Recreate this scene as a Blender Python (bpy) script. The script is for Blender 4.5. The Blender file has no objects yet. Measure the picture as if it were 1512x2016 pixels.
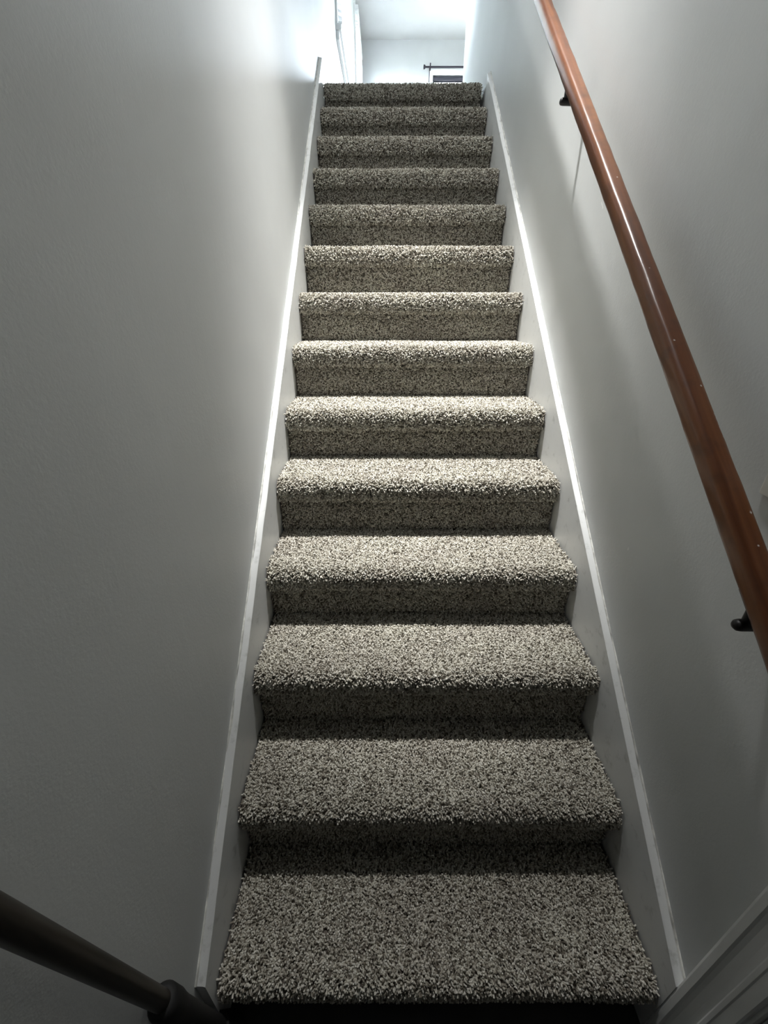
import bpy, bmesh, math, random
from mathutils import Vector, Matrix, noise as mnoise
random.seed(7)
scene = bpy.context.scene
C = scene.collection

# ------------------------------------------------------------------ camera
cam_d = bpy.data.cameras.new('camera')
cam = bpy.data.objects.new('camera', cam_d)
C.objects.link(cam)
PITCH = -0.46951
CAM = Vector((-0.11299, -0.34218, 1.46759))
cam.location = CAM
cam.rotation_euler = (math.pi / 2 + PITCH, 0.0007, -0.0002)
cam_d.sensor_fit = 'VERTICAL'
cam_d.sensor_height = 36.0
cam_d.lens = 805.0 / 2016.0 * 36.0
cam_d.clip_start = 0.02
scene.camera = cam

# ------------------------------------------------------------------ sky, daylight, exposure
world = bpy.data.worlds.new('overcast_sky')
scene.world = world
world.use_nodes = True
bgn = world.node_tree.nodes['Background']
bgn.inputs[0].default_value = (0.83, 0.89, 1.0, 1)
bgn.inputs[1].default_value = 23.0

def portal(name, loc, rot, sx, sy):
    # sampling portal in a window opening: adds no light of its own
    l = bpy.data.lights.new(name, 'AREA')
    l.shape = 'RECTANGLE'; l.size = sx; l.size_y = sy
    l.cycles.is_portal = True
    o = bpy.data.objects.new(name, l); C.objects.link(o)
    o.location = loc; o.rotation_euler = rot
    return o
# daylight enters by three windows (openings listed here, walls use the same numbers)
WIN1 = (4.36, 5.56, 3.46, 4.80)      # y0 y1 z0 z1 in left wall
WIN2 = (7.25, 8.35, 3.46, 4.80)      # y0 y1 z0 z1 in left wall
WIN3 = (0.662, 2.50, 3.40, 4.70)      # x0 x1 z0 z1 in far wall
for i, w in enumerate((WIN1, WIN2)):
    portal('sky_portal', (-0.60, (w[0] + w[1]) / 2, (w[2] + w[3]) / 2), (0, -math.pi / 2, 0), w[3] - w[2], w[1] - w[0])
portal('sky_portal', ((WIN3[0] + WIN3[1]) / 2, 8.66, (WIN3[2] + WIN3[3]) / 2), (-math.pi / 2, 0, 0), WIN3[1] - WIN3[0], WIN3[3] - WIN3[2])

vs = scene.view_settings
vs.view_transform = 'Standard'
vs.look = 'None'
vs.gamma = 1.0
vs.use_curve_mapping = False
vs.exposure = 2.0

# ------------------------------------------------------------------ dimensions (metres)
RISE = 0.19
RUN = 0.2293
OVER = 0.018
HW = 0.4725            # half width between the stair skirts
WX = 0.492             # wall faces
NSTEP = 14
ZTOP = RISE * NSTEP    # 2.66 upper floor
SL = RISE / RUN
YTOP = (NSTEP - 1) * RUN
ZCEIL = 5.10
YFAR = 8.55

# ------------------------------------------------------------------ mesh helpers
def add_box(bm, x0, x1, y0, y1, z0, z1):
    v = [bm.verts.new(p) for p in ((x0, y0, z0), (x1, y0, z0), (x1, y1, z0), (x0, y1, z0),
                                   (x0, y0, z1), (x1, y0, z1), (x1, y1, z1), (x0, y1, z1))]
    for f in ((0, 3, 2, 1), (4, 5, 6, 7), (0, 1, 5, 4), (1, 2, 6, 5), (2, 3, 7, 6), (3, 0, 4, 7)):
        bm.faces.new([v[i] for i in f])
    return v

def bevel(bm, w, seg=2):
    bmesh.ops.bevel(bm, geom=list(bm.edges), offset=w, segments=seg, affect='EDGES', profile=0.5)

def box(x0, x1, y0, y1, z0, z1, bv=0.0, seg=2):
    bm = bmesh.new()
    add_box(bm, x0, x1, y0, y1, z0, z1)
    if bv: bevel(bm, bv, seg)
    return bm

def frame_of(d):
    d = d.normalized()
    a = Vector((0, 0, 1)) if abs(d.z) < 0.95 else Vector((1, 0, 0))
    u = d.cross(a).normalized()
    return u, u.cross(d).normalized()

def tube(bm, pts, rads, n=16, caps=True):
    pts = [Vector(p) for p in pts]
    if not hasattr(rads, '__len__'): rads = [rads] * len(pts)
    rings = []; u = None
    for i, p in enumerate(pts):
        d = (pts[min(i + 1, len(pts) - 1)] - pts[max(i - 1, 0)]).normalized()
        if u is None: u, w = frame_of(d)
        else:
            u = (u - d * u.dot(d)).normalized(); w = u.cross(d).normalized()
        rings.append([bm.verts.new(p + (u * math.cos(2 * math.pi * k / n) + w * math.sin(2 * math.pi * k / n)) * rads[i]) for k in range(n)])
    for a, b in zip(rings, rings[1:]):
        for k in range(n):
            bm.faces.new((a[k], a[(k + 1) % n], b[(k + 1) % n], b[k]))
    if caps:
        bm.faces.new(list(reversed(rings[0]))); bm.faces.new(rings[-1])
    return bm

def prism_x(prof, x0, x1, nx=1):
    """profile in (y, z), extruded along x; open strip of the profile points with end caps"""
    bm = bmesh.new()
    cols = []
    for i in range(nx + 1):
        x = x0 + (x1 - x0) * i / nx
        cols.append([bm.verts.new((x, p[0], p[1])) for p in prof])
    n = len(prof)
    for a, b in zip(cols, cols[1:]):
        for k in range(n):
            bm.faces.new((a[k], b[k], b[(k + 1) % n], a[(k + 1) % n]))
    bm.faces.new(cols[0]); bm.faces.new(list(reversed(cols[-1])))
    return bm

def finish(name, bm, mat, parent=None, smooth=False, loc=None):
    bmesh.ops.recalc_face_normals(bm, faces=list(bm.faces))
    me = bpy.data.meshes.new(name)
    bm.to_mesh(me); bm.free()
    if mat: me.materials.append(mat)
    if smooth:
        for p in me.polygons: p.use_smooth = True
        try: me.set_sharp_from_angle(angle=math.radians(40))
        except Exception: pass
    o = bpy.data.objects.new(name, me)
    C.objects.link(o)
    if loc is not None: o.location = loc
    if parent is not None: o.parent = parent
    return o

def struct(name, bm, mat, label=None, smooth=False, parent=None):
    o = finish(name, bm, mat, parent, smooth)
    if parent is None:
        o['kind'] = 'structure'
        if label: o['label'] = label
    return o

def thing(name, label, cat, loc=(0, 0, 0), group=None):
    o = bpy.data.objects.new(name, None)
    o.empty_display_size = 0.1
    C.objects.link(o)
    o.location = loc
    o['label'] = label; o['category'] = cat
    if group: o['group'] = group
    return o

def anchor(name, label):
    o = bpy.data.objects.new(name, None); C.objects.link(o)
    o['kind'] = 'structure'; o['label'] = label
    return o

def part(name, bm, mat, parent, smooth=False, label=None):
    """mesh in world coordinates, made a child of parent without moving it"""
    bmesh.ops.translate(bm, verts=list(bm.verts), vec=-world_loc(parent))
    o = finish(name, bm, mat, parent, smooth)
    if label: o['label'] = label
    return o

def world_loc(o):
    v = Vector((0, 0, 0))
    while o is not None:
        v += o.location; o = o.parent
    return v

# ------------------------------------------------------------------ materials
def new_mat(name):
    m = bpy.data.materials.new(name); m.use_nodes = True
    nt = m.node_tree
    return m, nt, nt.nodes['Principled BSDF']

def nd(nt, typ, **kw):
    n = nt.nodes.new(typ)
    for k, v in kw.items(): setattr(n, k, v)
    return n

def ramp(nt, fac, stops):
    r = nd(nt, 'ShaderNodeValToRGB')
    el = r.color_ramp.elements
    while len(el) > 1: el.remove(el[-1])
    el[0].position = stops[0][0]; el[0].color = (*stops[0][1], 1)
    for p, c in stops[1:]:
        e = el.new(p); e.color = (*c, 1)
    nt.links.new(fac, r.inputs[0])
    return r

def simple(name, col, rough=0.5, metal=0.0, bump=0.0, bscale=60.0, var=0.0, vscale=6.0):
    m, nt, b = new_mat(name)
    b.inputs['Base Color'].default_value = (*col, 1)
    b.inputs['Roughness'].default_value = rough
    b.inputs['Metallic'].default_value = metal
    tc = nd(nt, 'ShaderNodeNewGeometry')
    if var:
        n = nd(nt, 'ShaderNodeTexNoise'); n.inputs['Scale'].default_value = vscale; n.inputs['Detail'].default_value = 4
        nt.links.new(tc.outputs['Position'], n.inputs['Vector'])
        lo = tuple(max(0, c * (1 - var)) for c in col); hi = tuple(min(1, c * (1 + var)) for c in col)
        r = ramp(nt, n.outputs[0], [(0.3, lo), (0.7, hi)])
        nt.links.new(r.outputs[0], b.inputs['Base Color'])
    if bump:
        n = nd(nt, 'ShaderNodeTexNoise'); n.inputs['Scale'].default_value = bscale; n.inputs['Detail'].default_value = 4
        nt.links.new(tc.outputs['Position'], n.inputs['Vector'])
        bp = nd(nt, 'ShaderNodeBump'); bp.inputs['Strength'].default_value = bump; bp.inputs['Distance'].default_value = 0.004
        nt.links.new(n.outputs[0], bp.inputs['Height']); nt.links.new(bp.outputs[0], b.inputs['Normal'])
    return m

def seg_mask(nt, a, b_, rad):
    """0..1 mask of a short mark between two points on a surface"""
    g = nd(nt, 'ShaderNodeNewGeometry')
    a = Vector(a); ba = Vector(b_) - a
    s1 = nd(nt, 'ShaderNodeVectorMath', operation='SUBTRACT'); s1.inputs[1].default_value = a
    nt.links.new(g.outputs['Position'], s1.inputs[0])
    nz = nd(nt, 'ShaderNodeTexNoise'); nz.inputs['Scale'].default_value = 160
    nt.links.new(g.outputs['Position'], nz.inputs['Vector'])
    dt = nd(nt, 'ShaderNodeVectorMath', operation='DOT_PRODUCT'); dt.inputs[1].default_value = ba / max(ba.dot(ba), 1e-9)
    nt.links.new(s1.outputs[0], dt.inputs[0])
    cl = nd(nt, 'ShaderNodeClamp'); nt.links.new(dt.outputs['Value'], cl.inputs[0])
    sc = nd(nt, 'ShaderNodeVectorMath', operation='SCALE'); sc.inputs[0].default_value = ba
    nt.links.new(cl.outputs[0], sc.inputs['Scale'])
    s2 = nd(nt, 'ShaderNodeVectorMath', operation='SUBTRACT')
    nt.links.new(s1.outputs[0], s2.inputs[0]); nt.links.new(sc.outputs[0], s2.inputs[1])
    ln = nd(nt, 'ShaderNodeVectorMath', operation='LENGTH'); nt.links.new(s2.outputs[0], ln.inputs[0])
    ad = nd(nt, 'ShaderNodeMath', operation='MULTIPLY_ADD'); ad.inputs[1].default_value = rad * 2.2; ad.inputs[2].default_value = -rad * 1.1
    nt.links.new(nz.outputs[0], ad.inputs[0])
    a2 = nd(nt, 'ShaderNodeMath', operation='ADD'); nt.links.new(ln.outputs['Value'], a2.inputs[0]); nt.links.new(ad.outputs[0], a2.inputs[1])
    mr = nd(nt, 'ShaderNodeMapRange'); mr.inputs['From Min'].default_value = rad * 0.6; mr.inputs['From Max'].default_value = rad * 1.3
    mr.inputs['To Min'].default_value = 1; mr.inputs['To Max'].default_value = 0
    nt.links.new(a2.outputs[0], mr.inputs['Value'])
    return mr.outputs[0]

def marks(nt, bsdf, col_socket, specs):
    """specs: (a, b, radius, colour, strength)"""
    cur = col_socket
    for a, b_, rad, col, st in specs:
        mk = seg_mask(nt, a, b_, rad)
        ml = nd(nt, 'ShaderNodeMath', operation='MULTIPLY'); ml.inputs[1].default_value = st
        nt.links.new(mk, ml.inputs[0])
        mx = nd(nt, 'ShaderNodeMix', data_type='RGBA')
        nt.links.new(ml.outputs[0], mx.inputs[0]); nt.links.new(cur, mx.inputs[6]); mx.inputs[7].default_value = (*col, 1)
        cur = mx.outputs[2]
    nt.links.new(cur, bsdf.inputs['Base Color'])

def wall_paint(name, col, specs=(), streak=0.08):
    m, nt, b = new_mat(name)
    g = nd(nt, 'ShaderNodeNewGeometry')
    n = nd(nt, 'ShaderNodeTexNoise'); n.inputs['Scale'].default_value = 2.2; n.inputs['Detail'].default_value = 5
    nt.links.new(g.outputs['Position'], n.inputs['Vector'])
    r = ramp(nt, n.outputs[0], [(0.3, tuple(c * 0.95 for c in col)), (0.7, tuple(min(1, c * 1.04) for c in col))])
    if specs: marks(nt, b, r.outputs[0], specs)
    else: nt.links.new(r.outputs[0], b.inputs['Base Color'])
    b.inputs['Roughness'].default_value = 0.55
    b.inputs['Specular IOR Level'].default_value = 0.35
    # roller texture, and uneven plaster in soft upright waves
    f = nd(nt, 'ShaderNodeTexNoise'); f.inputs['Scale'].default_value = 190; f.inputs['Detail'].default_value = 3
    nt.links.new(g.outputs['Position'], f.inputs['Vector'])
    mp = nd(nt, 'ShaderNodeMapping'); mp.inputs['Scale'].default_value = (7, 11, 1.6)
    nt.links.new(g.outputs['Position'], mp.inputs['Vector'])
    w = nd(nt, 'ShaderNodeTexNoise'); w.inputs['Scale'].default_value = 1.0; w.inputs['Detail'].default_value = 3
    nt.links.new(mp.outputs[0], w.inputs['Vector'])
    b1 = nd(nt, 'ShaderNodeBump'); b1.inputs['Strength'].default_value = 0.10; b1.inputs['Distance'].default_value = 0.003
    nt.links.new(f.outputs[0], b1.inputs['Height'])
    b2 = nd(nt, 'ShaderNodeBump'); b2.inputs['Strength'].default_value = streak; b2.inputs['Distance'].default_value = 0.012
    nt.links.new(w.outputs[0], b2.inputs['Height']); nt.links.new(b1.outputs[0], b2.inputs['Normal'])
    nt.links.new(b2.outputs[0], b.inputs['Normal'])
    return m

WALL = (0.62, 0.635, 0.63)
M_wall_l = wall_paint('wall_paint_left', WALL)
M_wall_r = wall_paint('wall_paint_right', WALL, [
    ((WX, 0.585, 1.395), (WX, 0.567, 1.37), 0.0016, (0.06, 0.06, 0.06), 0.8),
    ((WX, 0.567, 1.37), (WX, 0.552, 1.363), 0.0013, (0.06, 0.06, 0.06), 0.7),
    ((WX, 1.06, 1.72), (WX, 1.045, 1.705), 0.0022, (0.9, 0.9, 0.88), 0.6),
    ((WX, 0.52, 0.93), (WX, 0.52, 0.925), 0.002, (0.9, 0.9, 0.88), 0.5),
])
M_wall = wall_paint('wall_paint_upper', (0.58, 0.585, 0.585))
M_ceil = wall_paint('ceiling_paint', (0.56, 0.56, 0.555), streak=0.05)
M_trim = simple('white_trim_paint', (0.80, 0.81, 0.80), 0.38, bump=0.08, bscale=40, var=0.04)
M_white = simple('white_satin_paint', (0.85, 0.86, 0.86), 0.4)
M_dark_floor = simple('dark_lower_floor', (0.035, 0.034, 0.033), 0.6, bump=0.2, bscale=80, var=0.3)
M_upper_floor = simple('upper_floor_carpet', (0.34, 0.31, 0.27), 0.95, bump=0.8, bscale=220, var=0.2, vscale=90)
M_lower = simple('dark_low_bounce', (0.09, 0.07, 0.055), 0.6, var=0.2)  # unseen lower back wall given a dark finish to cut bounced light
M_black = simple('black_iron', (0.012, 0.011, 0.011), 0.45, 0.3, bump=0.1, bscale=120)
M_rubber = simple('black_rubber', (0.010, 0.010, 0.010), 0.7, bump=0.1, bscale=90)
M_rod = simple('dark_curtain_rod', (0.05, 0.045, 0.06), 0.4, 0.6)
M_plate = simple('ivory_plastic', (0.78, 0.78, 0.74), 0.35)
M_steel = simple('screw_steel', (0.55, 0.55, 0.55), 0.35, 1.0)
M_slat = simple('white_blind_slat', (0.86, 0.87, 0.88), 0.5)
M_ground = simple('outdoor_lawn', (0.16, 0.17, 0.12), 0.9, bump=0.5, bscale=12, var=0.3, vscale=2)
M_shade = simple('dark_shade_cloth', (0.045, 0.042, 0.055), 0.85, bump=0.2, bscale=300)
M_cord = simple('blind_cord', (0.8, 0.8, 0.8), 0.7)

def skirt_mat():
    # white gloss paint, old grey scuffs and a dirty caulk line along its top edge
    m, nt, b = new_mat('stair_skirt_paint')
    g = nd(nt, 'ShaderNodeNewGeometry')
    n = nd(nt, 'ShaderNodeTexNoise'); n.inputs['Scale'].default_value = 26; n.inputs['Detail'].default_value = 6; n.inputs['Roughness'].default_value = 0.65
    nt.links.new(g.outputs['Position'], n.inputs['Vector'])
    r = ramp(nt, n.outputs[0], [(0.28, (0.50, 0.51, 0.49)), (0.42, (0.70, 0.71, 0.70)), (1.0, (0.73, 0.74, 0.73))])
    nt.links.new(r.outputs[0], b.inputs['Base Color'])
    b.inputs['Roughness'].default_value = 0.36
    f = nd(nt, 'ShaderNodeTexNoise'); f.inputs['Scale'].default_value = 45; f.inputs['Detail'].default_value = 3
    nt.links.new(g.outputs['Position'], f.inputs['Vector'])
    bp = nd(nt, 'ShaderNodeBump'); bp.inputs['Strength'].default_value = 0.15; bp.inputs['Distance'].default_value = 0.003
    nt.links.new(f.outputs[0], bp.inputs['Height']); nt.links.new(bp.outputs[0], b.inputs['Normal'])
    return m
M_skirt = skirt_mat()
M_caulk = simple('old_caulk', (0.62, 0.62, 0.58), 0.7, bump=0.5, bscale=90, var=0.45, vscale=30)

def glass_mat():
    m, nt, b = new_mat('window_glass')
    nt.nodes.remove(b)
    t = nd(nt, 'ShaderNodeBsdfTransparent'); t.inputs[0].default_value = (0.93, 0.96, 0.96, 1)
    gl = nd(nt, 'ShaderNodeBsdfGlossy'); gl.inputs['Roughness'].default_value = 0.02
    fr = nd(nt, 'ShaderNodeFresnel'); fr.inputs[0].default_value = 1.3
    mx = nd(nt, 'ShaderNodeMixShader')
    nt.links.new(fr.outputs[0], mx.inputs[0]); nt.links.new(t.outputs[0], mx.inputs[1]); nt.links.new(gl.outputs[0], mx.inputs[2])
    nt.links.new(mx.outputs[0], nt.nodes['Material Output'].inputs[0])
    return m
M_glass = glass_mat()

RA = math.atan(SL)
def wood_mat():
    m, nt, b = new_mat('varnished_rail_wood')
    g = nd(nt, 'ShaderNodeNewGeometry')
    rt = nd(nt, 'ShaderNodeMapping'); rt.inputs['Rotation'].default_value = (-RA, 0, 0); rt.inputs['Scale'].default_value = (1, 1, 1)
    nt.links.new(g.outputs['Position'], rt.inputs['Vector'])
    st = nd(nt, 'ShaderNodeMapping'); st.inputs['Scale'].default_value = (60, 2.2, 60)
    nt.links.new(rt.outputs[0], st.inputs['Vector'])
    n = nd(nt, 'ShaderNodeTexNoise'); n.inputs['Scale'].default_value = 1.0; n.inputs['Detail'].default_value = 5; n.inputs['Distortion'].default_value = 0.4
    nt.links.new(st.outputs[0], n.inputs['Vector'])
    r = ramp(nt, n.outputs[0], [(0.25, (0.055, 0.0165, 0.0055)), (0.5, (0.112, 0.037, 0.0115)), (0.8, (0.175, 0.068, 0.023))])
    # wear: bare spots and dark handling stains
    n2 = nd(nt, 'ShaderNodeTexNoise'); n2.inputs['Scale'].default_value = 22; n2.inputs['Detail'].default_value = 6
    nt.links.new(g.outputs['Position'], n2.inputs['Vector'])
    w = ramp(nt, n2.outputs[0], [(0.52, (0, 0, 0)), (0.80, (0.6, 0.6, 0.6))])
    mx = nd(nt, 'ShaderNodeMix', data_type='RGBA'); mx.inputs[7].default_value = (0.030, 0.014, 0.008, 1)
    nt.links.new(w.outputs[0], mx.inputs[0]); nt.links.new(r.outputs[0], mx.inputs[6])
    WHITE = (0.75, 0.74, 0.72)
    specs = [((0.447, 0.345, 1.015 + SL * 0.345), (0.447, 0.312, 1.015 + SL * 0.312), 0.0045, WHITE, 0.95),
             ((0.447, 0.312, 1.015 + SL * 0.312), (0.448, 0.296, 1.014 + SL * 0.296), 0.003, WHITE, 0.8)]
    for y, x in ((0.205, 0.438), (0.165, 0.43), (0.39, 0.437), (0.62, 0.425), (0.86, 0.43), (0.47, 0.42), (0.135, 0.44)):
        z = 1.0184 + SL * y
        specs.append(((x, y, z), (x, y + 0.002, z), 0.0018, WHITE, 0.8))
    marks(nt, b, mx.outputs[2], specs)
    b.inputs['Roughness'].default_value = 0.30
    b.inputs['Specular IOR Level'].default_value = 0.3
    b.inputs['Coat Weight'].default_value = 0.2; b.inputs['Coat Roughness'].default_value = 0.18
    bp = nd(nt, 'ShaderNodeBump'); bp.inputs['Strength'].default_value = 0.25; bp.inputs['Distance'].default_value = 0.002
    nt.links.new(n2.outputs[0], bp.inputs['Height']); nt.links.new(bp.outputs[0], b.inputs['Normal'])
    return m
M_wood = wood_mat()

def pole_mat():
    m, nt, b = new_mat('dark_pole_wood')
    g = nd(nt, 'ShaderNodeNewGeometry')
    st = nd(nt, 'ShaderNodeMapping'); st.inputs['Scale'].default_value = (120, 120, 4)
    nt.links.new(g.outputs['Position'], st.inputs['Vector'])
    n = nd(nt, 'ShaderNodeTexNoise'); n.inputs['Scale'].default_value = 1; n.inputs['Detail'].default_value = 4
    nt.links.new(st.outputs[0], n.inputs['Vector'])
    r = ramp(nt, n.outputs[0], [(0.3, (0.012, 0.010, 0.007)), (0.7, (0.034, 0.027, 0.019))])
    nt.links.new(r.outputs[0], b.inputs['Base Color']); b.inputs['Roughness'].default_value = 0.4
    return m
M_pole = pole_mat()

def yarn_mat():
    # heather yarn: every tuft takes its own shade between cream, taupe and brown
    m, nt, b = new_mat('heather_carpet_yarn')
    oi = nd(nt, 'ShaderNodeObjectInfo')
    r = ramp(nt, oi.outputs['Random'], [(0.0, (0.145, 0.131, 0.105)), (0.14, (0.26, 0.238, 0.195)), (0.32, (0.485, 0.458, 0.39)),
                                        (0.65, (0.64, 0.62, 0.545)), (1.0, (0.78, 0.765, 0.695))])
    g = nd(nt, 'ShaderNodeNewGeometry')
    n = nd(nt, 'ShaderNodeTexNoise'); n.inputs['Scale'].default_value = 7; n.inputs['Detail'].default_value = 3
    nt.links.new(g.outputs['Position'], n.inputs['Vector'])
    r2 = ramp(nt, n.outputs[0], [(0.3, (0.86, 0.84, 0.84)), (0.7, (1, 1, 0.99))])
    mx = nd(nt, 'ShaderNodeMix', data_type='RGBA', blend_type='MULTIPLY'); mx.inputs[0].default_value = 1
    nt.links.new(r.outputs[0], mx.inputs[6]); nt.links.new(r2.outputs[0], mx.inputs[7])
    nt.links.new(mx.outputs[2], b.inputs['Base Color'])
    b.inputs['Roughness'].default_value = 0.9
    b.inputs['Specular IOR Level'].default_value = 0.1
    return m
M_yarn = yarn_mat()
M_back = simple('carpet_backing', (0.15, 0.13, 0.11), 0.95, bump=0.6, bscale=180, var=0.3, vscale=80)

# ------------------------------------------------------------------ room shell
def wall_cells(axis, f0, f1, u0, u1, z0, z1, holes):
    """wall slab with rectangular openings; axis 'x' = slab normal along x (u is y), 'y' = normal along y (u is x)"""
    us = sorted({u0, u1, *[h[0] for h in holes], *[h[1] for h in holes]})
    zs = sorted({z0, z1, *[h[2] for h in holes], *[h[3] for h in holes]})
    bm = bmesh.new()
    for a, b in zip(us, us[1:]):
        for c, d in zip(zs, zs[1:]):
            if any(h[0] <= (a + b) / 2 <= h[1] and h[2] <= (c + d) / 2 <= h[3] for h in holes): continue
            if axis == 'x': add_box(bm, f0, f1, a, b, c, d)
            else: add_box(bm, a, b, f0, f1, c, d)
    return bm

YB = -2.0
DOOR = (-0.93, -0.118, 0.0, 2.03)
struct('floor', box(-WX, WX, YB, YTOP + 0.24, -0.1, 0.0), M_dark_floor, 'dark floor at the foot of the stairs')
struct('floor_upper', box(-WX, 4.0, YTOP + 0.24, YFAR, ZTOP - 0.25, ZTOP - 0.01), M_upper_floor, 'upper storey floor behind the top step')
struct('wall_left', wall_cells('x', -WX - 0.12, -WX, YB, YFAR + 0.12, -0.1, ZCEIL, [WIN1, WIN2]), M_wall_l, 'grey painted wall left of the stairs')
struct('wall_right', wall_cells('x', WX, WX + 0.12, YB, 3.95, -0.1, ZCEIL, [DOOR]), M_wall_r, 'grey painted wall behind the handrail')
struct('wall_far', wall_cells('y', YFAR, YFAR + 0.12, -WX, 4.12, ZTOP - 0.25, ZCEIL, [WIN3]), M_wall, 'white far wall of the upstairs room')
struct('wall_return', box(WX + 0.12, 4.0, 3.83, 3.95, ZTOP - 0.25, ZCEIL), M_wall, 'upstairs wall turning away beside the stairwell')
struct('wall_end', box(4.0, 4.12, 3.83, YFAR, ZTOP - 0.25, ZCEIL), M_wall, 'right end wall of the upstairs room')
struct('wall_back', box(-WX, WX, YB - 0.12, YB, -0.1, 2.42), M_lower, 'unseen wall behind the foot of the stairs, darkened to cut bounced light')
struct('wall_under_landing', box(-WX, WX, YTOP + 0.24, YTOP + 0.36, -0.1, ZTOP - 0.25), M_wall, 'wall under the upper landing, added to keep outside light from under the stairs')  # added to shut outside light out of the space under the stairs
struct('door_backing', box(WX + 0.12, WX + 0.20, -1.1, 0.05, -0.1, 2.2), M_lower, 'dark slab added behind the door to keep outside light out')  # unseen slab added to stop light leaking round the door
struct('wall_header', box(-WX, WX, 0.10, 0.22, 2.42, ZCEIL), M_white, 'white wall over the lower hall, above the stair opening')
struct('ceiling', box(-WX - 0.12, 4.12, 0.10, YFAR + 0.12, ZCEIL, ZCEIL + 0.12), M_ceil, 'white ceiling of the upper storey')
struct('ceiling_lower', box(-WX, WX, YB, 0.10, 2.42, 2.54), M_ceil, 'low ceiling over the foot of the stairs')

# upstairs baseboards
def baseboard(name, pts_box, label):
    struct(name, box(*pts_box, bv=0.004), M_trim, label)
baseboard('baseboard_far', (-WX + 0.015, 4.0, YFAR - 0.014, YFAR, ZTOP - 0.01, ZTOP + 0.08), 'white baseboard along the far upstairs wall')
baseboard('baseboard_hall', (-WX, -WX + 0.014, 3.02, YFAR, ZTOP - 0.01, ZTOP + 0.075), 'white baseboard along the upstairs hall wall')

# ------------------------------------------------------------------ stair skirts
def skirt(name, side, y_end, h, wob, label):
    """sloped board between wall and steps; wob = unevenness of its top edge"""
    bm = bmesh.new()
    xi = side * HW; xo = side * (WX - 0.0005)
    n = 90; y0 = -0.042
    rows = []
    for i in range(n + 1):
        y = y0 + (y_end - y0) * i / n
        w = wob * (mnoise.noise(Vector((y * 5.0, side * 3.0, 0.3))) + 0.6 * mnoise.noise(Vector((y * 17.0, side, 4.0))))
        zt = SL * (y + OVER) + RISE + h + w
        zb = max(0.0, zt - 0.42)
        e = 0.003 + 0.4 * abs(w)
        rows.append([bm.verts.new(p) for p in ((xi, y, zb), (xi, y, zt - e), (xi + side * e, y, zt), (xo, y, zt + 0.002), (xo, y, zb))])
    for a, b in zip(rows, rows[1:]):
        for k in range(5):
            bm.faces.new((a[k], a[(k + 1) % 5], b[(k + 1) % 5], b[k]))
    bm.faces.new(rows[0]); bm.faces.new(list(reversed(rows[-1])))
    o = struct(name, bm, M_skirt, label, smooth=True)
    # bead of caulk where the board meets the wall
    bm = bmesh.new()
    pts = []; rad = []
    for i in range(161):
        y = y0 + (y_end - y0) * i / 160
        pts.append((side * (WX - 0.0005), y, SL * (y + OVER) + RISE + h + 0.003 + 0.002 * mnoise.noise(Vector((y * 9, 2, side)))))
        rad.append(max(0.0012, 0.0032 + 0.004 * mnoise.noise(Vector((y * 14, 7, side))) * (1 if side < 0 else 0.4)))
    tube(bm, pts, rad, 6)
    finish('caulk_bead', bm, M_caulk, o, True)['label'] = 'uneven dirty caulk line'
    return o
skirt('baseboard_left', -1, 2.975, 0.077, 0.006, 'white stair skirt board along the left wall')
skirt('baseboard_right', 1, 2.84, 0.078, 0.002, 'white stair skirt board along the right wall')

# ------------------------------------------------------------------ carpeted stairs
def tuft_group(density, seed, size):
    g = bpy.data.node_groups.new('carpet_tufts', 'GeometryNodeTree')
    g.interface.new_socket('Geometry', in_out='INPUT', socket_type='NodeSocketGeometry')
    g.interface.new_socket('Geometry', in_out='OUTPUT', socket_type='NodeSocketGeometry')
    N = g.nodes; L = g.links
    gi = N.new('NodeGroupInput'); go = N.new('NodeGroupOutput')
    dp = N.new('GeometryNodeDistributePointsOnFaces'); dp.inputs['Density'].default_value = density; dp.inputs['Seed'].default_value = seed
    L.new(gi.outputs[0], dp.inputs['Mesh'])
    # one bent yarn end
    qb = N.new('GeometryNodeCurveQuadraticBezier'); qb.inputs['Resolution'].default_value = 4
    qb.inputs['Start'].default_value = (0, 0, -0.003)
    qb.inputs['Middle'].default_value = (0.001, 0, 0.006)
    qb.inputs['End'].default_value = (0.0065, 0.001, 0.0105)
    cr = N.new('GeometryNodeCurvePrimitiveCircle'); cr.inputs['Resolution'].default_value = 5; cr.inputs['Radius'].default_value = 0.00205
    cm = N.new('GeometryNodeCurveToMesh'); cm.inputs['Fill Caps'].default_value = True
    L.new(qb.outputs[0], cm.inputs['Curve']); L.new(cr.outputs[0], cm.inputs['Profile Curve'])
    sm = N.new('GeometryNodeSetMaterial'); sm.inputs['Material'].default_value = M_yarn
    L.new(cm.outputs[0], sm.inputs[0])
    io = N.new('GeometryNodeInstanceOnPoints')
    L.new(dp.outputs['Points'], io.inputs['Points']); L.new(sm.outputs[0], io.inputs['Instance'])
    L.new(dp.outputs['Rotation'], io.inputs['Rotation'])
    rs = N.new('FunctionNodeRandomValue'); rs.data_type = 'FLOAT'
    rs.inputs[2].default_value = 0.75 * size; rs.inputs[3].default_value = 1.3 * size; rs.inputs['Seed'].default_value = seed + 5
    L.new(rs.outputs[1], io.inputs['Scale'])
    ri = N.new('GeometryNodeRotateInstances')
    rv = N.new('FunctionNodeRandomValue'); rv.data_type = 'FLOAT_VECTOR'; rv.inputs['Seed'].default_value = seed + 9
    rv.inputs[0].default_value = (-0.65, -0.65, 0); rv.inputs[1].default_value = (0.65, 0.65, 6.283)
    L.new(io.outputs[0], ri.inputs['Instances']); L.new(rv.outputs[0], ri.inputs['Rotation'])
    L.new(ri.outputs[0], go.inputs[0])
    return g

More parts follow.
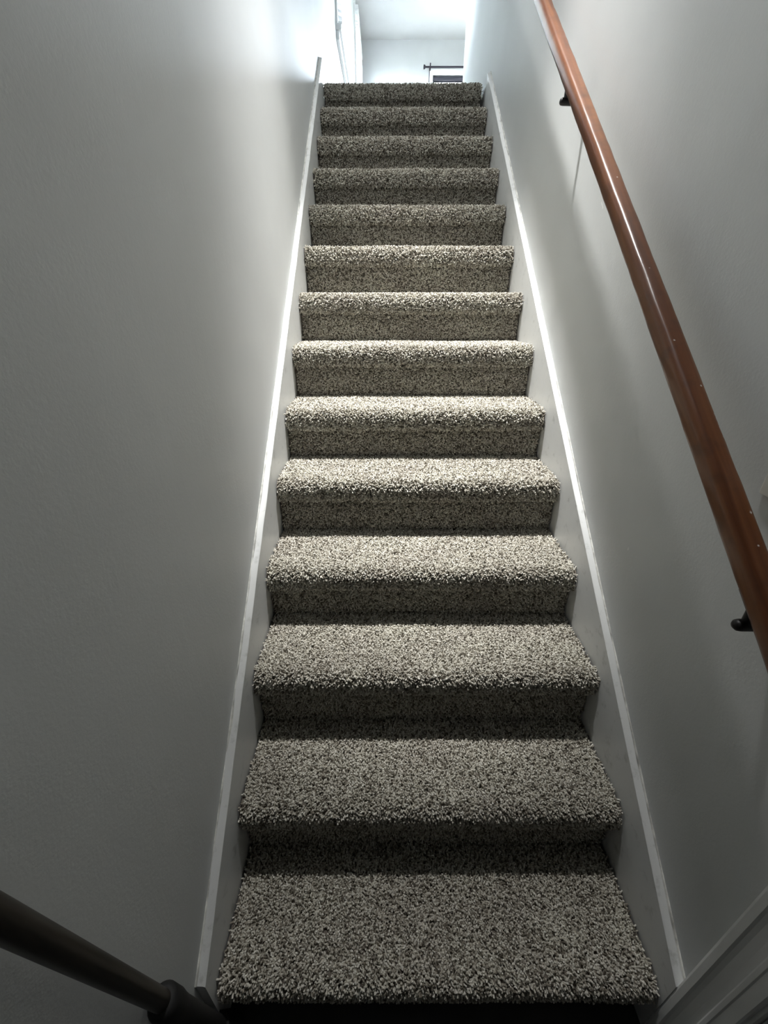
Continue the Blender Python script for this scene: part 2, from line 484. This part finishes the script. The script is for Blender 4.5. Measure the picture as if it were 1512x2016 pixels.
def sheet(pts, x0, x1, nx, wob, key):
    """open carpet surface following the (y, z) profile, a little uneven along its length"""
    bm = bmesh.new(); cols = []
    for i in range(nx + 1):
        x = x0 + (x1 - x0) * i / nx
        col = []
        for j, (y, z) in enumerate(pts):
            w = wob * mnoise.noise(Vector((x * 5.5, key * 7.3, j * 0.25)))
            col.append(bm.verts.new((x, y + w * 0.6, z + w)))
        cols.append(col)
    for a, b in zip(cols, cols[1:]):
        for k in range(len(pts) - 1):
            bm.faces.new((a[k], b[k], b[k + 1], a[k + 1]))
    return bm

STAIR = thing('staircase', 'straight flight of fourteen steps covered in taupe heather carpet', 'staircase')
DZ = {1: -0.004, 2: -0.006, 3: 0.007, 5: 0.004, 6: -0.005, 7: -0.002, 14: -0.010}
PILE = 0.007
NR = 0.021                  # nosing radius of the wrapped tread
BAND = 0.062                # height of the wrapped nosing
XS = HW - 0.003

def add_pile(parent, pts, i, key, dens, size):
    bm = sheet(pts, -XS + 0.004, XS - 0.004, 24, 0.0025, key)
    bmesh.ops.recalc_face_normals(bm, faces=list(bm.faces))
    # make sure the sheet faces up / to the front
    s = sum((f.normal.z - f.normal.y) * f.calc_area() for f in bm.faces)
    if s < 0: bmesh.ops.reverse_faces(bm, faces=list(bm.faces))
    me = bpy.data.meshes.new('carpet_pile'); bm.to_mesh(me); bm.free(); me.materials.append(M_yarn)
    o = bpy.data.objects.new('carpet_pile', me); C.objects.link(o); o.parent = parent
    o['kind'] = 'stuff'
    md = o.modifiers.new('tufts', 'NODES'); md.node_group = tuft_group(dens, key * 13 + 1, size)
    return o

for i in range(1, NSTEP + 1):
    zt = i * RISE - 0.012 - (0.007 if i >= 8 else 0.0) + DZ.get(i, 0)
    over = OVER + (0.014 if i == 1 else 0.004)
    yf = (i - 1) * RUN - over + PILE            # front of the nosing (under the pile)
    yr = (i - 1) * RUN + 0.010             # riser face
    yb = i * RUN + 0.012 if i < NSTEP else YTOP + 0.24
    zlow = (i - 1) * RISE + DZ.get(i - 1, 0) - (0.0 if i == 1 else 0.004)
    dens = 90000 if i <= 4 else (75000 if i <= 8 else 55000)
    size = 0.85 if i <= 8 else 0.95
    # tread carpet wrapped round the nosing
    prof = [(yb, zt)]
    for q in range(1, 7):
        prof.append((yb + (yf + NR - yb) * q / 7.0, zt))
    for q in range(0, 7):
        a = math.pi / 2 * q / 6
        prof.append((yf + NR - NR * math.sin(a), zt - NR + NR * math.cos(a)))
    prof.append((yf + 0.001, zt - BAND + 0.012))
    prof.append((yf + 0.005, zt - BAND + 0.003))
    prof.append((yf + 0.013, zt - BAND))
    top_n = len(prof)
    solid = prof + [(yr + 0.02, zt - BAND), (yr + 0.02, zt - 0.04), (yb, zt - 0.04)]
    t = part('tread', prism_x(solid, -XS, XS, 1), M_back, STAIR)
    add_pile(t, prof[:top_n], i, i * 2, dens, size)
    # riser carpet below it
    r = part('riser', box(-XS, XS, yr, yr + 0.02, zlow, zt - BAND - 0.001), M_back, STAIR)
    rp = [(yr, zt - BAND - 0.004), (yr, (zt - BAND + zlow) / 2), (yr, zlow + 0.004)]
    add_pile(r, rp, i, i * 2 + 1, dens, size * 0.85)

# ------------------------------------------------------------------ handrail on the right wall
RX = 0.4275                       # rail centre
RW, RH = 0.041, 0.039
RC = 0.993                        # z of rail centre line at y = 0 is RC
def rail_z(y): return RC + SL * y
HR = thing('handrail', 'worn reddish-brown varnished wooden handrail on black brackets, mounted along the right wall', 'handrail', (RX, 0.0, rail_z(0.0)))
def rail_section(r, n=5):
    out = []
    for cx, cy, a0 in ((RW / 2 - r, RH / 2 - r, 0), (-RW / 2 + r, RH / 2 - r, 90), (-RW / 2 + r, -RH / 2 + r, 180), (RW / 2 - r, -RH / 2 + r, 270)):
        for k in range(n + 1):
            a = math.radians(a0 + 90 * k / n)
            out.append((cx + r * math.cos(a), cy + r * math.sin(a)))
    return out
bm = bmesh.new()
sec = rail_section(0.012)
ca, sa = math.cos(RA), math.sin(RA)
rings = []
Y0, Y1 = -0.02, 2.75
NR_ = 150
for k in range(NR_ + 1):
    y = Y0 + (Y1 - Y0) * k / NR_
    c = Vector((RX, y, rail_z(y) + 0.002 * math.sin(y * 2.3)))
    shrink = 0.8 if k in (0, NR_) else 1.0
    ring = []
    for (px, pz) in sec:
        dent = 0.0007 * mnoise.noise(Vector((px * 60, y * 14, pz * 60))) + 0.0006 * mnoise.noise(Vector((px * 90, y * 50, pz * 90)))
        q = Vector((px, pz)) * (shrink + dent / 0.02)
        ring.append(bm.verts.new(c + Vector((q.x, -sa * q.y, ca * q.y))))
    rings.append(ring)
for a, b in zip(rings, rings[1:]):
    for k in range(len(sec)):
        bm.faces.new((a[k], a[(k + 1) % len(sec)], b[(k + 1) % len(sec)], b[k]))
bm.faces.new(list(reversed(rings[0]))); bm.faces.new(rings[-1])
part('rail', bm, M_wood, HR, True)

def bracket(y):
    zb = rail_z(y) - RH / 2 / ca            # rail underside
    root = Vector((WX, y, zb - 0.058))
    bm = bmesh.new()
    # wall rosette
    tube(bm, [(WX, y, root.z), (WX - 0.004, y, root.z), (WX - 0.007, y, root.z)], [0.020, 0.020, 0.015], 24)
    b = part('bracket', bm, M_black, HR, True, 'black iron handrail bracket')
    # arm: straight out from the wall to a rounded end under the rail, with a post up to the saddle
    za = zb - 0.030
    bm = bmesh.new()
    xe = RX - 0.010
    pts = [(WX - 0.004, y, root.z), (WX - 0.012, y, root.z), (WX - 0.024, y, za - 0.018), (RX + 0.018, y, za - 0.002), (xe, y, za), (xe - 0.006, y, za), (xe - 0.0095, y, za), (xe - 0.011, y, za)]
    tube(bm, pts, [0.011, 0.0085, 0.0085, 0.0085, 0.0095, 0.0085, 0.0055, 0.001], 18)
    part('arm', bm, M_black, b, True)
    bm = bmesh.new()
    tube(bm, [(RX - 0.002, y, za), (RX - 0.002, y, zb + 0.003)], [0.0075, 0.0075], 14)
    part('post', bm, M_black, b, True)
    bm = bmesh.new()
    add_box(bm, RX - 0.012, RX + 0.012, -0.030, 0.030, -0.0035, 0.0)
    bevel(bm, 0.001)
    bmesh.ops.rotate(bm, verts=list(bm.verts), matrix=Matrix.Rotation(RA, 3, 'X'), cent=(0, 0, 0))
    bmesh.ops.translate(bm, verts=list(bm.verts), vec=(0, y, zb + 0.001))
    part('saddle_plate', bm, M_black, b, True)
    for sy in (-1, 1):
        bm = bmesh.new()
        zz = root.z + sy * 0.013
        tube(bm, [(WX - 0.006, y, zz), (WX - 0.009, y, zz)], [0.004, 0.003], 10)
        part('screw', bm, M_steel, b, True)
for y in (0.125, 1.285, 2.45): bracket(y)

# ------------------------------------------------------------------ recessed light in the ceiling over the stairs
LX, LY = 0.0, 1.36
DL = thing('recessed_light', 'round recessed light in the ceiling above the middle of the stairs', 'ceiling light', (LX, LY, ZCEIL))
bm = bmesh.new()
tube(bm, [(LX, LY, ZCEIL), (LX, LY, ZCEIL - 0.006), (LX, LY, ZCEIL - 0.008)], [0.095, 0.095, 0.085], 40)
part('trim_ring', bm, M_white, DL, True)
M_lens, nt, b = new_mat('lit_lamp_lens')
b.inputs['Base Color'].default_value = (0.9, 0.9, 0.9, 1)
b.inputs['Emission Color'].default_value = (1, 0.97, 0.92, 1); b.inputs['Emission Strength'].default_value = 2.0
part('lens', tube(bmesh.new(), [(LX, LY, ZCEIL - 0.0075), (LX, LY, ZCEIL - 0.011)], [0.07, 0.066], 40), M_lens, DL, True)
for nm, watt, cone in (('recessed_beam', 470.0, 29), ('wall_fill_spot', 68.0, 78)):      # lamp beam, and a wide fill added to brighten the walls
    sp = bpy.data.lights.new(nm, 'SPOT')
    sp.energy = watt; sp.color = (1.0, 0.99, 0.975)
    sp.spot_size = math.radians(cone); sp.spot_blend = 1.0; sp.shadow_soft_size = 0.07
    so = bpy.data.objects.new(nm, sp); C.objects.link(so)
    so.parent = DL; so.location = (0, 0, -0.09)

# ------------------------------------------------------------------ light switch on the right wall
ys0, ys1, zs0, zs1 = 0.184, 0.256, 1.198, 1.315
SW = thing('light_switch', 'small ivory light switch plate on the right wall behind the handrail', 'light switch', (WX, (ys0 + ys1) / 2, zs0))
part('cover_plate', box(WX - 0.006, WX, ys0, ys1, zs0, zs1, 0.0025, 3), M_plate, SW, True)
zc = (zs0 + zs1) / 2; yc = (ys0 + ys1) / 2
bm = box(WX - 0.018, WX - 0.005, yc - 0.005, yc + 0.005, zc - 0.004, zc + 0.012, 0.0015)
part('toggle', bm, M_plate, SW, True)
for dz in (-0.03, 0.03):
    part('screw', tube(bmesh.new(), [(WX - 0.0055, yc, zc + dz), (WX - 0.0075, yc, zc + dz)], [0.0032, 0.0024], 12), M_steel, SW, True)

# ------------------------------------------------------------------ door and moulded casing at the foot of the right wall
def casing_profile():
    # (distance out of the wall, y) of a moulded casing 75 mm wide
    return [(0, -0.042), (0.017, -0.042), (0.019, -0.046), (0.019, -0.057), (0.015, -0.060), (0.012, -0.066), (0.010, -0.078),
            (0.009, -0.088), (0.012, -0.091), (0.012, -0.097), (0.010, -0.099), (0.009, -0.116), (0.006, -0.118), (0, -0.118)]
bm = bmesh.new()
lo = [bm.verts.new((WX - d, y, 0.0)) for d, y in casing_profile()]
hi = [bm.verts.new((WX - d, y, 2.10)) for d, y in casing_profile()]
n = len(lo)
for k in range(n): bm.faces.new((lo[k], lo[(k + 1) % n], hi[(k + 1) % n], hi[k]))
bm.faces.new(lo); bm.faces.new(list(reversed(hi)))
D1 = anchor('door_1', 'white door with moulded casing at the foot of the right wall')
D1.location = (WX, -0.5, 0)
part('casing', bm, M_trim, D1)
part('casing', box(WX - 0.018, WX, -1.0, -0.935, 0, 2.10, 0.003), M_trim, D1)
part('casing', box(WX - 0.018, WX, -0.935, -0.118, 2.03, 2.10, 0.003), M_trim, D1)
slab = part('door_slab', box(WX + 0.012, WX + 0.047, -0.926, -0.124, 0.008, 2.024, 0.002), M_white, D1)
for (a, b, c, d) in ((-0.86, -0.56, 0.2, 0.85), (-0.49, -0.19, 0.2, 0.85), (-0.86, -0.56, 1.0, 1.85), (-0.49, -0.19, 1.0, 1.85)):
    part('door_panel', box(WX + 0.006, WX + 0.013, a, b, c, d, 0.003), M_white, slab)
part('jamb', box(WX, WX + 0.12, -0.1235, -0.118, 0, 2.03), M_trim, D1)
k = bmesh.new(); tube(k, [(WX + 0.012, -0.87, 0.95), (WX - 0.02, -0.87, 0.95), (WX - 0.03, -0.87, 0.95), (WX - 0.05, -0.87, 0.95), (WX - 0.06, -0.87, 0.95)], [0.012, 0.012, 0.026, 0.028, 0.014], 20)
part('knob', k, M_steel, slab, True)

# ------------------------------------------------------------------ pole leaning on the left wall, near the camera
def pole():
    a = Vector((-0.456, -0.182, 0.986)); b = Vector((-0.464, -0.115, 0.482))
    d = (b - a).normalized()
    foot = b + d * ((0.012 - b.z) / d.z)
    top = a - d * 0.30
    # keep the raised end just clear of the wall
    P = thing('leaning_pole', 'dark wooden pole in a black rubber socket leaning at the foot of the left wall', 'pole', (foot.x, foot.y, 0))
    bm = bmesh.new()
    tube(bm, [top, top - d * -0.006, a, b], [0.010, 0.0138, 0.0140, 0.0138], 28)
    part('shaft', bm, M_pole, P, True)
    bm = bmesh.new()
    L = (foot - b).length
    st = [(0.0, 0.0150), (0.004, 0.0205), (0.012, 0.0235), (0.06, 0.0235), (0.085, 0.0215), (0.11, 0.0205), (0.22, 0.0205), (L - 0.06, 0.0205)]
    tube(bm, [b + d * (s - 0.01) for s, _ in st], [r for _, r in st], 28)
    part('socket', bm, M_rubber, P, True, 'black rubber socket holding the pole')
    bm = bmesh.new()
    st = [(L - 0.08, 0.026), (L - 0.05, 0.030), (L - 0.02, 0.038), (L - 0.004, 0.038)]
    tube(bm, [b + d * s - Vector((0, 0, 0)) + Vector((0.014, 0, 0)) * ((s - (L - 0.08)) / 0.08) for s, _ in st], [min(r, 0.034) for _, r in st], 28)
    part('foot', bm, M_rubber, P, True)
pole()

# ------------------------------------------------------------------ upstairs windows in the left wall, with venetian blinds
def left_window(name, label, w, blind_label, n_tilt):
    y0, y1, z0, z1 = w
    W = anchor(name, label); W.location = (-WX, (y0 + y1) / 2, z0)
    x = -WX
    for (a, b, c, d) in ((y0 - 0.075, y0, z0 - 0.02, z1 + 0.07), (y1, y1 + 0.075, z0 - 0.02, z1 + 0.07), (y0, y1, z1, z1 + 0.07)):
        part('casing', box(x, x + 0.016, a, b, c, d, 0.003), M_white, W)
    part('sill', box(x - 0.03, x + 0.045, y0 - 0.095, y1 + 0.095, z0 - 0.052, z0 - 0.014, 0.004), M_white, W)
    part('apron', box(x, x + 0.026, y0 - 0.085, y1 + 0.085, z0 - 0.105, z0 - 0.052, 0.004), M_white, W)
    # sashes in the depth of the wall
    zm = (z0 + z1) / 2
    for (c, d, xo) in ((z0, zm + 0.02, x - 0.055), (zm - 0.02, z1, x - 0.085)):
        bm = bmesh.new()
        add_box(bm, xo - 0.015, xo + 0.015, y0, y0 + 0.045, c, d); add_box(bm, xo - 0.015, xo + 0.015, y1 - 0.045, y1, c, d)
        add_box(bm, xo - 0.015, xo + 0.015, y0 + 0.045, y1 - 0.045, c, c + 0.045); add_box(bm, xo - 0.015, xo + 0.015, y0 + 0.045, y1 - 0.045, d - 0.045, d)
        s = part('sash', bm, M_white, W)
        part('pane', box(xo - 0.002, xo + 0.002, y0 + 0.045, y1 - 0.045, c + 0.045, d - 0.045), M_glass, s)
    # blind hung in front of the casing
    B = thing('venetian_blind', blind_label, 'window blind', (x + 0.03, (y0 + y1) / 2, z0))
    part('headrail', box(x + 0.017, x + 0.055, y0 - 0.06, y1 + 0.06, z1 + 0.02, z1 + 0.062, 0.003), M_white, B)
    part('bottom_rail', box(x + 0.019, x + 0.050, y0 - 0.06, y1 + 0.06, z0 - 0.008, z0 + 0.010, 0.003), M_white, B)
    bm = bmesh.new(); add_box(bm, -0.016, 0.016, y0 - 0.06, y1 + 0.06, -0.0013, 0.0013)
    bmesh.ops.rotate(bm, verts=list(bm.verts), matrix=Matrix.Rotation(n_tilt, 3, 'Y'), cent=(0, 0, 0))
    bmesh.ops.translate(bm, verts=list(bm.verts), vec=(0, -(y0 + y1) / 2, 0))
    bmesh.ops.recalc_face_normals(bm, faces=list(bm.faces))
    me = bpy.data.meshes.new('slat'); bm.to_mesh(me); bm.free(); me.materials.append(M_slat)
    z = z0 + 0.035
    while z < z1 + 0.01:
        o = bpy.data.objects.new('slat', me); C.objects.link(o); o.parent = B
        o.location = (0.004, 0, z - z0)
        z += 0.034
    for yy in (y0 + 0.12, y1 - 0.12):
        part('ladder_cord', tube(bmesh.new(), [(x + 0.0525, yy, z0), (x + 0.0525, yy, z1 + 0.03)], 0.0011, 6), M_cord, B)
    return W
left_window('window_1', 'bright window in the left wall just past the top of the stairs', WIN1, 'white venetian blind on the nearer upstairs window, slats open', 0.35)
left_window('window_2', 'bright window in the left wall near the far corner upstairs', WIN2, 'white venetian blind on the farther upstairs window beside the far wall', 0.35)

# ------------------------------------------------------------------ far window with curtain rod
x0, x1, z0, z1 = WIN3
W3 = anchor('window_3', 'white framed window in the far upstairs wall under the curtain rod'); W3.location = ((x0 + x1) / 2, YFAR, z0)
for (a, b, c, d) in ((x0 - 0.05, x0, z0 - 0.02, z1 + 0.072), (x1, x1 + 0.05, z0 - 0.02, z1 + 0.075), (x0, x1, z1, z1 + 0.072)):
    part('casing', box(a, b, YFAR - 0.018, YFAR, c, d, 0.003), M_white, W3)
part('sill', box(x0 - 0.1, x1 + 0.1, YFAR - 0.05, YFAR + 0.02, z0 - 0.045, z0 - 0.012, 0.004), M_white, W3)
zm = (z0 + z1) / 2
for (c, d, yo) in ((z0, zm + 0.02, YFAR + 0.06), (zm - 0.02, z1, YFAR + 0.085)):
    bm = bmesh.new()
    e = 0.018
    add_box(bm, x0, x0 + e, yo - 0.015, yo + 0.015, c, d); add_box(bm, x1 - e, x1, yo - 0.015, yo + 0.015, c, d)
    add_box(bm, x0 + e, x1 - e, yo - 0.015, yo + 0.015, c, c + e); add_box(bm, x0 + e, x1 - e, yo - 0.015, yo + 0.015, d - e, d)
    s = part('sash', bm, M_white, W3)
    part('pane', box(x0 + e, x1 - e, yo - 0.002, yo + 0.002, c + e, d - e), M_glass, s)
RODZ = 4.768; RODY = YFAR - 0.075
RD = thing('curtain_rod', 'thin dark curtain rod with finial and wall bracket over the far window', 'curtain rod', ((x0 + x1) / 2, RODY, RODZ))
part('rod', tube(bmesh.new(), [(0.54, RODY, RODZ), (2.68, RODY, RODZ)], 0.0115, 14), M_rod, RD, True)
for xe, s in ((0.54, -1), (2.68, 1)):
    part('finial', tube(bmesh.new(), [(xe, RODY, RODZ), (xe + s * 0.006, RODY, RODZ), (xe + s * 0.02, RODY, RODZ), (xe + s * 0.032, RODY, RODZ), (xe + s * 0.036, RODY, RODZ)], [0.012, 0.02, 0.027, 0.027, 0.01], 16), M_rod, RD, True)
for xb in (0.612, 2.61):
    bm = bmesh.new()
    add_box(bm, xb - 0.011, xb + 0.011, YFAR - 0.006, YFAR, RODZ - 0.15, RODZ + 0.03)
    add_box(bm, xb - 0.009, xb + 0.009, RODY - 0.012, YFAR - 0.006, RODZ - 0.024, RODZ - 0.012)
    add_box(bm, xb - 0.009, xb + 0.009, RODY - 0.018, RODY - 0.012, RODZ - 0.024, RODZ + 0.04)
    part('bracket', bm, M_rod, RD)

# rolled-up shade in the head of the far window
yq, zq = YFAR + 0.028, z1 - 0.029
SH = thing('roller_shade', 'dark grey roller shade rolled up at the top of the far window', 'window shade', ((x0 + x1) / 2, yq, zq))
part('roll', tube(bmesh.new(), [(x0 + 0.006, yq, zq), (x1 - 0.006, yq, zq)], 0.0265, 24), M_shade, SH, True)
part('hem_bar', box(x0 + 0.012, x1 - 0.012, yq + 0.012, yq + 0.022, zq - 0.040, zq - 0.020, 0.003), M_shade, SH)
for xa, xb in ((x0, x0 + 0.006), (x1 - 0.006, x1)):
    part('end_bracket', box(xa, xb, yq - 0.024, yq + 0.024, zq - 0.027, z1, 0.001), M_steel, SH)

# ------------------------------------------------------------------ outdoors: ground round the house
bm = bmesh.new()
G = 30.0; gz = 2.30
for (a, b, c, d) in ((-G, -0.62, -G, G), (4.13, G, -G, G), (-0.62, 4.13, YFAR + 0.125, G), (-0.62, 4.13, -G, YB - 0.13)):
    add_box(bm, a, b, c, d, gz - 0.1, gz)
struct('ground', bm, M_ground, 'ground outside the upstairs windows')
